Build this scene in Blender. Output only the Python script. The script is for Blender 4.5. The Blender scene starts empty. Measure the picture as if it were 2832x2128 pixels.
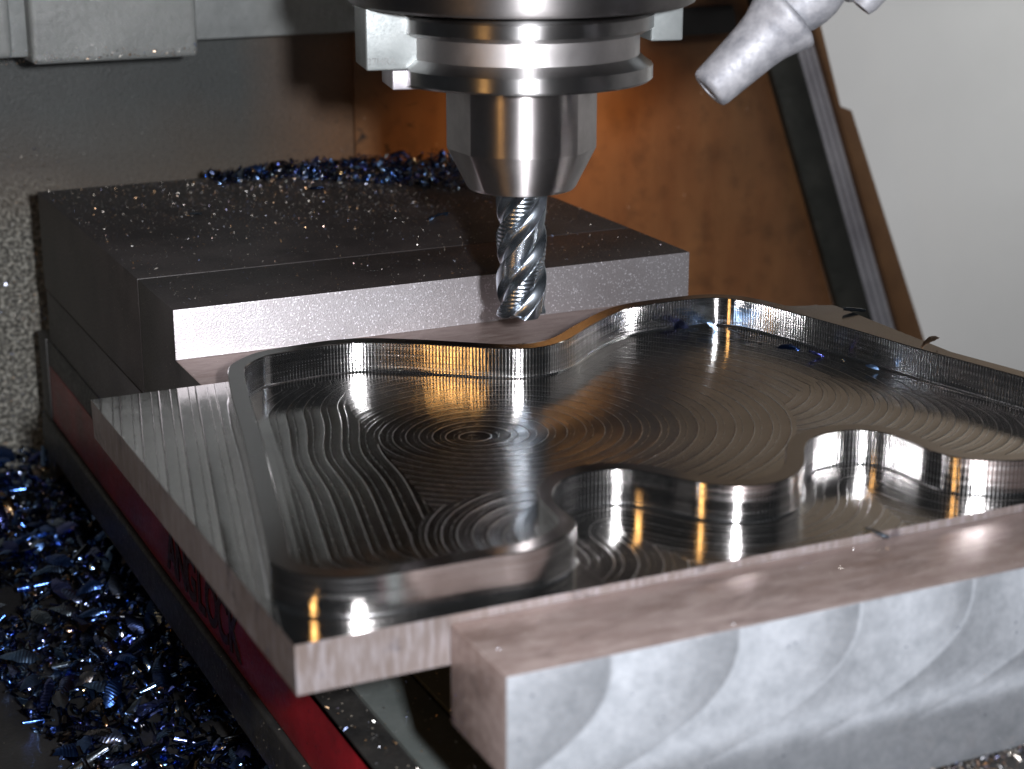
import bpy, bmesh, math, random
import numpy as np
from mathutils import Vector, Matrix, Euler

# ------------------------------------------------------------------ set-up
S = 0.001                      # everything below is written in millimetres
scene = bpy.context.scene
COL = scene.collection
rad = math.radians

# camera
cam_d = bpy.data.cameras.new('camera')
cam = bpy.data.objects.new('camera', cam_d); COL.objects.link(cam)
cam.location = (-0.190, -0.340, 0.133)
cam.rotation_euler = (rad(90 - 17.3), 0, rad(-25.3))
cam_d.sensor_width = 36.0
cam_d.lens = 64.4
cam_d.clip_start = 0.01
cam_d.clip_end = 20
cam_d.dof.use_dof = True
cam_d.dof.focus_distance = 0.470
cam_d.dof.aperture_fstop = 21
scene.camera = cam

# world: the dim workshop around the machine
w = bpy.data.worlds.new("World"); scene.world = w; w.use_nodes = True
w.node_tree.nodes['Background'].inputs[0].default_value = (0.72, 0.80, 0.88, 1)
w.node_tree.nodes['Background'].inputs[1].default_value = 0.024

scene.render.engine = 'CYCLES'
scene.view_settings.view_transform = 'Standard'
scene.view_settings.look = 'None'
scene.view_settings.exposure = 0.0
scene.view_settings.gamma = 1.0
scene.cycles.max_bounces = 10
scene.cycles.glossy_bounces = 8
scene.cycles.diffuse_bounces = 3
scene.cycles.caustics_reflective = True
scene.cycles.blur_glossy = 0.2
scene.cycles.sample_clamp_indirect = 60.0
scene.cycles.use_denoising = True


def area(name, loc, target, size, size_y, power, color, spread=180):
    l = bpy.data.lights.new(name, 'AREA')
    l.shape = 'RECTANGLE'; l.size = size * S; l.size_y = size_y * S
    l.energy = power; l.color = color; l.spread = rad(spread)
    o = bpy.data.objects.new(name, l); COL.objects.link(o)
    o.location = Vector(loc) * S
    d = Vector(target) - Vector(loc)
    o.rotation_euler = d.to_track_quat('-Z', 'Y').to_euler()
    return o


# the camera's flash (right of and above the lens), the machine's halogen work
# lamp on the left and the warm lamp over the back of the table
area('camera_flash', (-147, -362, 148), (5, 60, 10), 13, 17, 3.0, (0.95, 0.96, 1.0))
area('halogen_work_lamp', (-450, -235, 170), (0, 40, 0), 50, 80, 0.17, (1.0, 0.52, 0.16))
area('warm_back_lamp', (134, 264, 108), (136, 318, -4), 30, 16, 0.095, (1.0, 0.54, 0.19), 80)
area('right_wall_fill', (560, 150, 360), (400, 332, 0), 160, 60, 0.40, (0.97, 1.0, 0.98), 90)  # added fill light that brightens the pale right wall

# ------------------------------------------------------------------ helpers
OFF = {}


def props(o, label=None, cat=None, group=None, kind=None):
    if label: o['label'] = label
    if cat: o['category'] = cat
    if group: o['group'] = group
    if kind: o['kind'] = kind
    return o


def thing(name, label, cat, loc=(0, 0, 0), group=None):
    o = bpy.data.objects.new(name, None); COL.objects.link(o)
    o.location = Vector(loc) * S
    o.empty_display_size = 0.01
    OFF[o.name] = Vector(loc)
    return props(o, label, cat, group)


def off_of(o):
    return OFF.get(o.name, Vector((0, 0, 0)))


def link(name, me, mat=None, parent=None, smooth=False):
    if mat is not None and len(me.materials) == 0:
        me.materials.append(mat)
    if smooth:
        me.shade_smooth()
    o = bpy.data.objects.new(name, me); COL.objects.link(o)
    if parent is not None:
        o.parent = parent
        OFF[o.name] = off_of(parent)
    return o


def mesh(name, V, F, mat=None, parent=None, smooth=False, sharp=None):
    V = np.asarray(V, float)
    if parent is not None:
        V = V - np.array(off_of(parent))
    me = bpy.data.meshes.new(name)
    me.from_pydata((V * S).tolist(), [], [tuple(f) for f in F])
    me.update()
    o = link(name, me, mat, parent, smooth)
    if smooth and sharp:
        me.set_sharp_from_angle(angle=rad(sharp))
    return o


def bm_obj(name, bm, mat=None, parent=None, smooth=False, sharp=None):
    bmesh.ops.recalc_face_normals(bm, faces=bm.faces)
    if parent is not None:
        bmesh.ops.translate(bm, verts=bm.verts, vec=-off_of(parent))
    bmesh.ops.scale(bm, vec=(S, S, S), verts=bm.verts)
    me = bpy.data.meshes.new(name); bm.to_mesh(me); bm.free()
    o = link(name, me, mat, parent, smooth)
    if smooth and sharp:
        me.set_sharp_from_angle(angle=rad(sharp))
    return o


def box_bm(x0, x1, y0, y1, z0, z1, bev=0.0, seg=2, bm=None):
    b = bm or bmesh.new()
    r = bmesh.ops.create_cube(b, size=1.0)
    vs = r['verts']
    bmesh.ops.scale(b, vec=(x1 - x0, y1 - y0, z1 - z0), verts=vs)
    bmesh.ops.translate(b, vec=((x0 + x1) / 2, (y0 + y1) / 2, (z0 + z1) / 2), verts=vs)
    if bev > 0:
        es = list({e for v in vs for e in v.link_edges})
        bmesh.ops.bevel(b, geom=es, offset=bev, segments=seg, profile=0.6, affect='EDGES')
    return b


def box(name, dims, mat, parent=None, bev=0.3, seg=2):
    return bm_obj(name, box_bm(*dims, bev=bev, seg=seg), mat, parent, smooth=True, sharp=40)


def prism(name, poly, axis, a0, a1, mat, parent=None, bev=0.0):
    """poly of 2-D points extruded along axis between a0 and a1"""
    b = bmesh.new()
    def P(p, a):
        if axis == 'y': return (p[0], a, p[1])
        if axis == 'x': return (a, p[0], p[1])
        return (p[0], p[1], a)
    A = [b.verts.new(P(p, a0)) for p in poly]
    B = [b.verts.new(P(p, a1)) for p in poly]
    n = len(poly)
    b.faces.new(A); b.faces.new(B[::-1])
    for i in range(n):
        b.faces.new((A[i], A[(i + 1) % n], B[(i + 1) % n], B[i]))
    bmesh.ops.recalc_face_normals(b, faces=b.faces)
    if bev:
        bmesh.ops.bevel(b, geom=list(b.edges), offset=bev, segments=2, profile=0.6, affect='EDGES')
    return bm_obj(name, b, mat, parent, smooth=True, sharp=35)


def lathe(name, prof, mat, parent=None, seg=160, M=None, rfun=None, sharp=25, cap=True):
    """prof: (r, z) list; M places the axis; rfun(theta, r, z) reshapes"""
    V = []; F = []
    for (r, z) in prof:
        for k in range(seg):
            t = 2 * math.pi * k / seg
            rr = rfun(t, r, z) if rfun else r
            V.append(Vector((rr * math.cos(t), rr * math.sin(t), z)))
    n = len(prof)
    for i in range(n - 1):
        for k in range(seg):
            a = i * seg + k; b2 = i * seg + (k + 1) % seg
            F.append((a, b2, b2 + seg, a + seg))
    if cap:
        F.append(tuple(range(seg))[::-1]); F.append(tuple((n - 1) * seg + k for k in range(seg)))
    if M is not None:
        V = [M @ v for v in V]
    return mesh(name, V, F, mat, parent, smooth=True, sharp=sharp)


# ------------------------------------------------------------------ materials
class NT:
    def __init__(self, name):
        self.m = bpy.data.materials.new(name); self.m.use_nodes = True
        self.t = self.m.node_tree; self.b = self.t.nodes['Principled BSDF']
        self.co = None
    def n(self, kind, **kw):
        x = self.t.nodes.new(kind)
        for k, v in kw.items():
            if k.startswith('_'): setattr(x, k[1:], v)
        return x
    def l(self, a, b): self.t.links.new(a, b)
    def coord(self, which='Object'):
        if self.co is None: self.co = self.n('ShaderNodeTexCoord')
        return self.co.outputs[which]
    def noise(self, scale, detail=4, rough=0.55, vec=None, dist=0.0, map_scale=None):
        x = self.n('ShaderNodeTexNoise')
        x.inputs['Scale'].default_value = scale; x.inputs['Detail'].default_value = detail
        x.inputs['Roughness'].default_value = rough; x.inputs['Distortion'].default_value = dist
        v = vec or self.coord()
        if map_scale:
            mp = self.n('ShaderNodeMapping'); mp.inputs['Scale'].default_value = map_scale
            self.l(v, mp.inputs['Vector']); v = mp.outputs['Vector']
        self.l(v, x.inputs['Vector']); return x.outputs['Fac']
    def vor(self, scale, vec=None, feature='F1'):
        x = self.n('ShaderNodeTexVoronoi'); x.feature = feature
        x.inputs['Scale'].default_value = scale
        self.l(vec or self.coord(), x.inputs['Vector']); return x
    def ramp(self, fac, stops):
        r = self.n('ShaderNodeValToRGB'); e = r.color_ramp.elements
        while len(e) > 1: e.remove(e[-1])
        e[0].position = stops[0][0]; e[0].color = (*stops[0][1], 1)
        for p, c in stops[1:]:
            q = e.new(p); q.color = (*c, 1)
        self.l(fac, r.inputs['Fac']); return r.outputs['Color']
    def math(self, op, a, b=None, c=None, clamp=False):
        x = self.n('ShaderNodeMath'); x.operation = op; x.use_clamp = clamp
        for i, v in enumerate((a, b, c)):
            if v is None: continue
            if isinstance(v, (int, float)): x.inputs[i].default_value = v
            else: self.l(v, x.inputs[i])
        return x.outputs[0]
    def mapr(self, v, a, b, c, d):
        x = self.n('ShaderNodeMapRange')
        self.l(v, x.inputs[0])
        for i, k in enumerate((a, b, c, d)): x.inputs[i + 1].default_value = k
        return x.outputs[0]
    def mix(self, f, a, b, mode='MIX'):
        x = self.n('ShaderNodeMix'); x.data_type = 'RGBA'; x.blend_type = mode
        for s, v in ((x.inputs[0], f), (x.inputs[6], a), (x.inputs[7], b)):
            if isinstance(v, (int, float)): s.default_value = v
            elif isinstance(v, tuple): s.default_value = (*v, 1)
            else: self.l(v, s)
        return x.outputs[2]
    def bump(self, h, dist, strength=1.0, prev=None):
        x = self.n('ShaderNodeBump'); x.inputs['Distance'].default_value = dist
        x.inputs['Strength'].default_value = strength
        self.l(h, x.inputs['Height'])
        if prev is not None: self.l(prev, x.inputs['Normal'])
        return x.outputs['Normal']
    def attr(self, name):
        x = self.n('ShaderNodeAttribute'); x.attribute_name = name; return x.outputs['Fac']
    def set(self, **kw):
        names = dict(color='Base Color', metal='Metallic', rough='Roughness', normal='Normal',
                     aniso='Anisotropic', arot='Anisotropic Rotation', tangent='Tangent', spec='Specular IOR Level')
        for k, v in kw.items():
            s = self.b.inputs[names[k]]
            if isinstance(v, tuple): s.default_value = (*v, 1)
            elif isinstance(v, (int, float)): s.default_value = v
            else: self.l(v, s)
        return self.m


def dull(name, c1, c2, scale=60, metal=0.0, rough=0.6, rvar=0.15, bump=0.00004, bscale=900,
         speck=None, speck_scale=500, speck_th=0.12, map_scale=None, spec=0.5):
    t = NT(name)
    n1 = t.noise(scale, 5, 0.6, map_scale=map_scale)
    col = t.ramp(n1, [(0.32, c1), (0.68, c2)])
    n2 = t.noise(bscale, 3, 0.6)
    if speck:
        v = t.vor(speck_scale)
        m = t.math('LESS_THAN', v.outputs['Distance'], speck_th)
        col = t.mix(m, col, speck)
    r = t.mapr(n2, 0.3, 0.7, rough - rvar, rough + rvar)
    nm = t.bump(n2, bump, 0.9)
    return t.set(color=col, metal=metal, rough=r, normal=nm, spec=spec)


def turned(name, col, rough=0.22, aniso=0.75, fine=0.000004, streak=3500, dirt=0.0):
    t = NT(name)
    n = t.noise(streak, 2, 0.5, map_scale=(0.02, 0.02, 1.0))
    big = t.noise(90, 4, 0.6)
    tan = t.n('ShaderNodeTangent'); tan.direction_type = 'RADIAL'; tan.axis = 'Z'
    c = t.mix(t.mapr(big, 0.35, 0.7, 0, 1), col, tuple(x * (1 - 0.25 - dirt) for x in col))
    r = t.mapr(big, 0.3, 0.7, rough * 0.85, rough * 1.25)
    return t.set(color=c, metal=1.0, rough=r, normal=t.bump(n, fine, 0.6), aniso=aniso, arot=0.25,
                 tangent=tan.outputs['Tangent'])


# --- machined floor of the plate
def floor_material():
    t = NT('milled_floor_steel')
    ph = t.attr('phase'); out = t.attr('outside')
    fr = t.math('FRACT', ph)
    # every pass leaves a shallow dished band and a thin raised cusp at its edge
    dish = t.math('POWER', t.math('SUBTRACT', fr, 0.5), 2.0)
    cusp = t.math('POWER', t.math('ABSOLUTE', t.math('SUBTRACT', t.math('MULTIPLY', fr, 2.0), 1.0)), 22.0)
    cusp2 = t.math('POWER', t.math('SUBTRACT', 1.0, t.math('ABSOLUTE', t.math('SUBTRACT', t.math('MULTIPLY', fr, 2.0), 0.78))), 24.0)
    cusp = t.math('ADD', cusp, t.math('MULTIPLY', cusp2, 0.55))
    fine = t.math('SINE', t.math('MULTIPLY', ph, 75.0))
    mott = t.noise(600, 3, 0.6)
    wob = t.noise(55, 3, 0.5)
    along = t.attr('along')
    cmb = t.n('ShaderNodeCombineXYZ'); t.l(t.math('MULTIPLY', ph, 13.0), cmb.inputs[0]); t.l(t.math('MULTIPLY', along, 0.35), cmb.inputs[1])
    feed = t.math('SINE', t.math('MULTIPLY', along, 2 * math.pi / 0.55))
    amp = t.math('MULTIPLY', t.mapr(t.noise(45, 2, 0.5), 0.35, 0.65, 0.6, 1.4), t.attr('relief'))
    camp = t.math('ADD', t.math('MULTIPLY', amp, 0.45), t.math('MULTIPLY', t.math('GREATER_THAN', t.attr('relief'), 0.15), 0.50))
    h = t.math('ADD', t.math('MULTIPLY', t.math('MULTIPLY', dish, 0.17), amp), t.math('MULTIPLY', t.math('MULTIPLY', cusp, 0.055), camp))
    h = t.math('ADD', h, t.math('MULTIPLY', t.math('MULTIPLY', feed, t.math('ADD', t.math('MULTIPLY', cusp, 1.0), 0.10)), 0.010))
    h = t.math('ADD', h, t.math('MULTIPLY', fine, 0.0024))
    h = t.math('ADD', h, t.math('MULTIPLY', t.noise(1.0, 3, 0.6, vec=cmb.outputs[0]), t.mapr(t.attr('relief'), 0.13, 0.3, 0.002, 0.022)))
    h = t.math('ADD', h, t.math('MULTIPLY', wob, 0.06))
    nm = t.bump(h, 0.001, 1.0)
    big = t.noise(35, 3, 0.6)
    col = t.ramp(big, [(0.3, (0.44, 0.425, 0.41)), (0.7, (0.60, 0.58, 0.56))])
    r = t.math('ADD', t.mapr(mott, 0.3, 0.7, 0.075, 0.115), t.math('MULTIPLY', out, 0.03))
    streak = t.noise(1.0, 3, 0.7, vec=cmb.outputs[0])
    r = t.math('ADD', r, t.math('MULTIPLY', t.math('MULTIPLY', cusp, t.math('GREATER_THAN', t.attr('relief'), 0.15)), 0.34))
    r = t.math('ADD', r, t.math('MULTIPLY', t.mapr(streak, 0.52, 0.75, 0.0, 0.20), t.math('GREATER_THAN', t.attr('relief'), 0.15)))
    tv = t.n('ShaderNodeAttribute'); tv.attribute_name = 'groove'
    return t.set(color=col, metal=1.0, rough=r, normal=nm, aniso=0.6, arot=0.25, tangent=tv.outputs['Vector'])


def wall_material():
    t = NT('milled_wall_steel')
    s = t.attr('along'); z = t.attr('height')
    facet = t.math('SINE', t.math('MULTIPLY', s, 2 * math.pi / 0.85))
    amp = t.mapr(t.noise(26, 2, 0.5), 0.42, 0.60, 0.15, 1.6)
    comb = t.n('ShaderNodeCombineXYZ')
    t.l(t.math('MULTIPLY', s, 0.02), comb.inputs[0]); t.l(t.math('MULTIPLY', z, 1.1), comb.inputs[1])
    lay = t.noise(1.0, 5, 0.65, vec=comb.outputs[0])
    steps = t.math('POWER', t.math('ABSOLUTE', t.math('SINE', t.math('MULTIPLY', z, math.pi / 1.9))), 24.0)
    h = t.math('ADD', t.math('MULTIPLY', t.math('MULTIPLY', facet, amp), 0.0045), t.math('MULTIPLY', lay, 0.045))
    h = t.math('ADD', h, t.math('MULTIPLY', steps, -0.012))
    cmb2 = t.n('ShaderNodeCombineXYZ'); t.l(t.math('MULTIPLY', s, 1.7), cmb2.inputs[0]); t.l(t.math('MULTIPLY', z, 0.10), cmb2.inputs[1])
    h = t.math('ADD', h, t.math('MULTIPLY', t.math('MULTIPLY', t.noise(1.0, 2, 0.5, vec=cmb2.outputs[0]), amp), 0.022))
    nm = t.bump(h, 0.001, 1.0)
    col = t.ramp(lay, [(0.3, (0.60, 0.59, 0.59)), (0.7, (0.80, 0.79, 0.79))])
    tv = t.n('ShaderNodeAttribute'); tv.attribute_name = 'groove'
    rr = t.math('ADD', 0.085, t.mapr(lay, 0.50, 0.72, 0.0, 0.20))
    rr = t.math('ADD', rr, t.math('MULTIPLY', t.mapr(facet, 0.55, 1.0, 0.0, 0.22), t.math('MINIMUM', amp, 1.0)))
    return t.set(color=col, metal=1.0, rough=rr, normal=nm, aniso=0.6, arot=0.25, tangent=tv.outputs['Vector'])


def rim_top_material():
    t = NT('faced_rim_steel')
    z = t.attr('along')
    n = t.noise(700, 3, 0.5)
    nm = t.bump(t.math('ADD', t.math('MULTIPLY', n, 0.0008), t.math('MULTIPLY', t.noise(40, 2), 0.02)), 0.001, 1.0)
    return t.set(color=(0.42, 0.40, 0.39), metal=1.0, rough=0.13, normal=nm)


def plate_side_material():
    t = NT('saw_cut_plate_side')
    n1 = t.noise(45, 5, 0.6, map_scale=(1, 1, 0.4))
    n2 = t.noise(900, 3, 0.6, map_scale=(1, 1, 0.15))
    col = t.ramp(n1, [(0.3, (0.155, 0.12, 0.105)), (0.7, (0.27, 0.235, 0.23))])
    dk = t.noise(160, 4, 0.6)
    col = t.mix(t.mapr(dk, 0.58, 0.70, 0, 0.8), col, (0.08, 0.065, 0.07))
    col = t.mix(t.mapr(n2, 0.45, 0.7, 0, 0.5), col, (0.42, 0.40, 0.43))
    return t.set(color=col, metal=0.35, rough=0.5, normal=t.bump(n2, 0.00003, 0.8))


def wall_paint_material():
    """dark grey painted casting behind the vise: oily, splashed with fine swarf low on the left"""
    t = NT('splashed_grey_paint')
    p = t.n('ShaderNodeSeparateXYZ'); t.l(t.coord(), p.inputs[0])
    n1 = t.noise(22, 4, 0.6); n2 = t.noise(650, 5, 0.7); n3 = t.noise(1100, 2, 0.6)
    col = t.ramp(n1, [(0.3, (0.030, 0.034, 0.033)), (0.7, (0.056, 0.062, 0.060))])
    # warm lamp glow painted into the colour, brown low on the wall
    tan = t.mapr(t.math('ADD', p.outputs[2], t.math('MULTIPLY', n1, 0.03)), 0.050, 0.005, 0.0, 0.9)
    col = t.mix(tan, col, (0.11, 0.082, 0.058))
    side = t.mapr(t.math('ADD', p.outputs[0], t.math('MULTIPLY', n1, 0.02)), 0.020, 0.066, 0.0, 1.0)  # painted glow again, browner towards the guard to hide its edge
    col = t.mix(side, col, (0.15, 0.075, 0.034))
    gr = t.noise(700, 4, 0.7)
    col = t.mix(t.mapr(gr, 0.5, 0.72, 0, 0.6), col, (0.03, 0.028, 0.024))
    # crust of chips and dried coolant
    cr = t.math('MULTIPLY', t.mapr(t.math('ADD', p.outputs[0], t.math('MULTIPLY', n1, 0.02)), -0.040, -0.062, 0.0, 1.0),
                t.mapr(p.outputs[2], 0.012, -0.012, 0.0, 1.0))
    crust = t.ramp(n2, [(0.36, (0.03, 0.03, 0.027)), (0.5, (0.17, 0.165, 0.145)), (0.60, (0.52, 0.51, 0.45))])
    col = t.mix(cr, col, crust)
    v = t.vor(330)
    blob = t.math('MULTIPLY', t.math('LESS_THAN', v.outputs['Distance'], 0.05), t.mapr(n1, 0.45, 0.6, 0.0, 1.0))
    col = t.mix(blob, col, (0.5, 0.5, 0.48))
    h = t.math('ADD', t.math('MULTIPLY', n2, t.math('ADD', t.math('MULTIPLY', cr, 2.6), 0.30)), t.math('MULTIPLY', n3, 0.15))
    return t.set(color=col, rough=t.mapr(n2, 0.3, 0.7, 0.38, 0.6), normal=t.bump(h, 0.0006, 1.0))


def brown_sheet_material():
    t = NT('oily_brown_sheet_metal')
    n1 = t.noise(12, 5, 0.65); n2 = t.noise(60, 5, 0.65, map_scale=(1, 1, 0.18)); n3 = t.noise(45, 4, 0.7, dist=1.5)
    col = t.ramp(n1, [(0.3, (0.105, 0.046, 0.019)), (0.7, (0.17, 0.076, 0.032))])
    col = t.mix(t.mapr(n2, 0.4, 0.7, 0.0, 0.22), col, (0.26, 0.14, 0.05))
    g2 = t.noise(90, 5, 0.7); g3 = t.noise(7, 3, 0.6)
    col = t.mix(t.mapr(g2, 0.5, 0.75, 0.0, 0.6), col, (0.045, 0.022, 0.011))
    col = t.mix(t.mapr(g3, 0.45, 0.7, 0.0, 0.45), col, (0.06, 0.034, 0.02))
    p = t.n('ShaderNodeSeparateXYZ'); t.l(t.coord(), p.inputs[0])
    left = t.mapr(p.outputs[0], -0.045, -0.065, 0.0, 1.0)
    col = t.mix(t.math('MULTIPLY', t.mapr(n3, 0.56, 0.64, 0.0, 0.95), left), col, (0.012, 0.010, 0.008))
    v = t.vor(110)
    col = t.mix(t.math('LESS_THAN', v.outputs['Distance'], 0.035), col, (0.35, 0.25, 0.2))
    return t.set(color=col, metal=0.15, rough=t.mapr(n2, 0.3, 0.7, 0.34, 0.5), normal=t.bump(n2, 0.0002, 0.5))


def jaw_face_material():
    """bright ground face, coarse sparkle"""
    t = NT('sparkling_ground_steel')
    n1 = t.noise(3200, 3, 0.7); v = t.vor(3000)
    big = t.noise(28, 4, 0.6)
    col = t.ramp(big, [(0.3, (0.40, 0.37, 0.38)), (0.7, (0.52, 0.50, 0.52))])
    v2 = t.vor(3400); sep = t.n('ShaderNodeSeparateColor'); t.l(v2.outputs['Color'], sep.inputs[0])
    col = t.mix(t.mapr(sep.outputs[0], 0.0, 0.8, 0.0, 0.35), col, (0.30, 0.27, 0.28))
    col = t.mix(t.math('GREATER_THAN', sep.outputs[0], 0.93), col, (0.78, 0.76, 0.80))  # glints of the ground steel painted in as pale dots
    return t.set(color=col, metal=0.75, rough=t.mapr(n1, 0.3, 0.7, 0.36, 0.58),
                 normal=t.bump(t.math('ADD', n1, t.math('MULTIPLY', v.outputs['Distance'], 0.8)), 0.00004, 1.0))


def front_jaw_material():
    t = NT('fly_cut_aluminium')
    p = t.n('ShaderNodeSeparateXYZ'); t.l(t.coord(), p.inputs[0])
    # arcs of the fly cutter: circles whose centre steps along the face
    x = t.math('MULTIPLY', p.outputs[0], 1000.0); z = t.math('MULTIPLY', p.outputs[2], 1000.0)
    z = t.math('SUBTRACT', z, 105.0)
    u = t.math('MAXIMUM', t.math('SUBTRACT', -2.0, z), 0.0)
    un = t.math('DIVIDE', u, 19.5)
    c = t.math('ADD', x, t.math('MULTIPLY', t.math('POWER', un, 2.6), 17.7))
    ph = t.math('ADD', t.math('DIVIDE', c, 25.3), 5.165)
    fr0 = t.math('FRACT', ph); fr = t.math('MULTIPLY', fr0, t.mapr(fr0, 0.95, 1.0, 1.0, 0.0))
    # direction of the cutter marks: along the arc at the edge of a sweep, leaning inside it
    fade = t.mapr(u, 17.0, 27.0, 1.0, 0.0)
    gp = t.math('MULTIPLY', t.math('MULTIPLY', t.math('POWER', un, 1.6), 2.36 * 0.5), fade)
    lean = t.math('MULTIPLY', t.math('MULTIPLY', t.math('SUBTRACT', 1.0, fr), 1.2), fade)
    tv = t.n('ShaderNodeCombineXYZ'); t.l(t.math('ADD', gp, lean), tv.inputs[0]); tv.inputs[2].default_value = 1.0
    comb = t.n('ShaderNodeCombineXYZ'); t.l(t.math('MULTIPLY', c, 1.6), comb.inputs[0]); t.l(t.math('MULTIPLY', z, 0.03), comb.inputs[1])
    lines = t.noise(1.0, 4, 0.6, vec=comb.outputs[0])
    specks = t.noise(620, 4, 0.75); cloud = t.noise(320, 5, 0.7)
    col = t.mix(t.mapr(cloud, 0.3, 0.7, 0, 1), (0.205, 0.22, 0.24), (0.30, 0.315, 0.34))
    col = t.mix(t.mapr(specks, 0.66, 0.74, 0, 0.7), col, (0.10, 0.11, 0.14))
    vs_ = t.vor(260); col = t.mix(t.math('LESS_THAN', vs_.outputs['Distance'], 0.06), col, (0.08, 0.09, 0.12))
    r = t.mapr(lines, 0.3, 0.7, 0.56, 0.70)
    edge = t.mapr(fr, 0.0, 0.06, 1.0, 0.0)
    h = t.math('ADD', t.math('MULTIPLY', lines, 0.05), t.math('MULTIPLY', t.noise(900, 2, 0.5), 0.02))
    h = t.math('ADD', h, t.math('MULTIPLY', fr, 0.9))
    return t.set(color=col, metal=0.55, rough=r, normal=t.bump(t.noise(700, 3, 0.6), 0.00006, 1.0), aniso=0.72, arot=0.25, tangent=tv.outputs[0])


def jaw_ledge_material():
    t = NT('pinkish_jaw_ledge')
    n1 = t.noise(40, 5, 0.6, map_scale=(0.35, 1, 1)); n2 = t.noise(420, 5, 0.7, map_scale=(0.25, 1, 1))
    n3 = t.noise(75, 5, 0.75, map_scale=(0.35, 1, 1), dist=0.8); n4 = t.noise(1600, 2, 0.6)
    col = t.ramp(n1, [(0.3, (0.27, 0.19, 0.165)), (0.7, (0.42, 0.33, 0.31))])
    col = t.mix(t.mapr(n2, 0.42, 0.68, 0, 0.55), col, (0.62, 0.52, 0.49))
    col = t.mix(t.mapr(n3, 0.57, 0.68, 0, 0.7), col, (0.17, 0.125, 0.115))
    v = t.vor(520); col = t.mix(t.math('LESS_THAN', v.outputs['Distance'], 0.07), col, (0.75, 0.7, 0.62))
    return t.set(color=col, metal=0.5, rough=t.mapr(n2, 0.3, 0.7, 0.28, 0.45), normal=t.bump(t.math('ADD', n2, t.math('MULTIPLY', n4, 0.4)), 0.00012, 0.9))


def chip_material(plain=False):
    t = NT('blued_steel_chip')
    g = t.n('ShaderNodeNewGeometry'); oi = t.n('ShaderNodeObjectInfo')
    r = t.math('FRACT', t.math('ADD', g.outputs['Random Per Island'], t.math('MULTIPLY', oi.outputs['Random'], 7.31)))
    col = t.ramp(r, [(0.0, (0.03, 0.045, 0.10)), (0.20, (0.05, 0.12, 0.38)), (0.40, (0.24, 0.38, 0.60)),
                     (0.52, (0.04, 0.06, 0.16)), (0.66, (0.12, 0.14, 0.44)), (0.80, (0.34, 0.42, 0.50)),
                     (0.93, (0.20, 0.13, 0.09)), (1.0, (0.60, 0.40, 0.20))])
    for n in list(t.t.nodes):
        if n.type == 'VALTORGB': n.color_ramp.interpolation = 'LINEAR'
    w1 = t.n('ShaderNodeTexWave'); w1.inputs['Scale'].default_value = 5.0; w1.inputs['Distortion'].default_value = 3.0
    w1.inputs['Detail'].default_value = 2.0
    t.l(t.coord('Object'), w1.inputs['Vector'])
    w1.inputs['Scale'].default_value = 420
    if plain:
        return t.set(color=col, metal=1.0, rough=0.17, normal=t.bump(t.noise(300, 3, 0.6), 0.0003, 0.6))
    return t.set(color=col, metal=1.0, rough=t.math('ADD', 0.14, t.math('MULTIPLY', t.math('FRACT', t.math('MULTIPLY', r, 17.0)), 0.22)), normal=t.bump(w1.outputs['Fac'], 0.00012, 0.5))


M = {}
M['floor'] = floor_material(); M['wall'] = wall_material(); M['rim'] = rim_top_material(); M['side'] = plate_side_material()
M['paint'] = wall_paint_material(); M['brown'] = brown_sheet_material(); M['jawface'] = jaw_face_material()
M['frontjaw'] = front_jaw_material(); M['ledge'] = jaw_ledge_material(); M['chip'] = chip_material(); M['chip2'] = chip_material(True)
M['oxide'] = dull('black_oxide_jaw', (0.030, 0.025, 0.025), (0.058, 0.048, 0.047), 70, 0.1, 0.46, 0.1, 0.00003, 1600,
                  speck=(0.5, 0.42, 0.34), speck_scale=420, speck_th=0.055)
M['oxide_side'] = dull('black_oxide_jaw_side', (0.040, 0.036, 0.037), (0.066, 0.060, 0.060), 60, 0.1, 0.5, 0.1, 0.00003, 1600,
                  speck=(0.45, 0.38, 0.32), speck_scale=380, speck_th=0.05)
M['cast'] = dull('grey_cast_paint', (0.17, 0.18, 0.177), (0.25, 0.262, 0.257), 50, 0.0, 0.45, 0.1, 0.0003, 420,
                 speck=(0.04, 0.04, 0.04), speck_scale=260, speck_th=0.04)
M['bed'] = dull('grey_vise_bed', (0.10, 0.115, 0.11), (0.16, 0.175, 0.17), 60, 0.2, 0.45, 0.1, 0.00005, 900,
                speck=(0.7, 0.6, 0.45), speck_scale=230, speck_th=0.06)
M['black'] = dull('black_vise_paint', (0.012, 0.012, 0.012), (0.032, 0.030, 0.028), 90, 0.0, 0.5, 0.12, 0.0001, 700,
                  speck=(0.45, 0.40, 0.33), speck_scale=420, speck_th=0.09)
M['red'] = dull('red_vise_stripe', (0.13, 0.005, 0.009), (0.36, 0.011, 0.02), 45, 0.0, 0.4, 0.08, 0.00003, 900,
                speck=(0.05, 0.01, 0.012), speck_scale=380, speck_th=0.13)
M['ink'] = dull('black_lettering', (0.020, 0.005, 0.006), (0.045, 0.008, 0.010), 200, 0, 0.5)
M['greywall'] = dull('pale_grey_enclosure', (0.60, 0.59, 0.58), (0.66, 0.65, 0.64), 9, 0.0, 0.5, 0.05, 0.00002, 300)
M['strip'] = dull('dark_rubber_wiper', (0.010, 0.011, 0.009), (0.022, 0.022, 0.018), 60, 0, 0.5, 0.1, 0.0001, 400,
                  speck=(0.12, 0.12, 0.16), speck_scale=120, speck_th=0.05)
M['slat'] = dull('grey_slat_edge', (0.26, 0.25, 0.27), (0.40, 0.39, 0.41), 40, 0.3, 0.4)
M['rail'] = dull('brown_rail', (0.085, 0.040, 0.018), (0.14, 0.07, 0.03), 40, 0.3, 0.42)
M['upper'] = dull('grey_brown_panel', (0.13, 0.090, 0.058), (0.19, 0.135, 0.088), 20, 0.1, 0.5)
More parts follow.
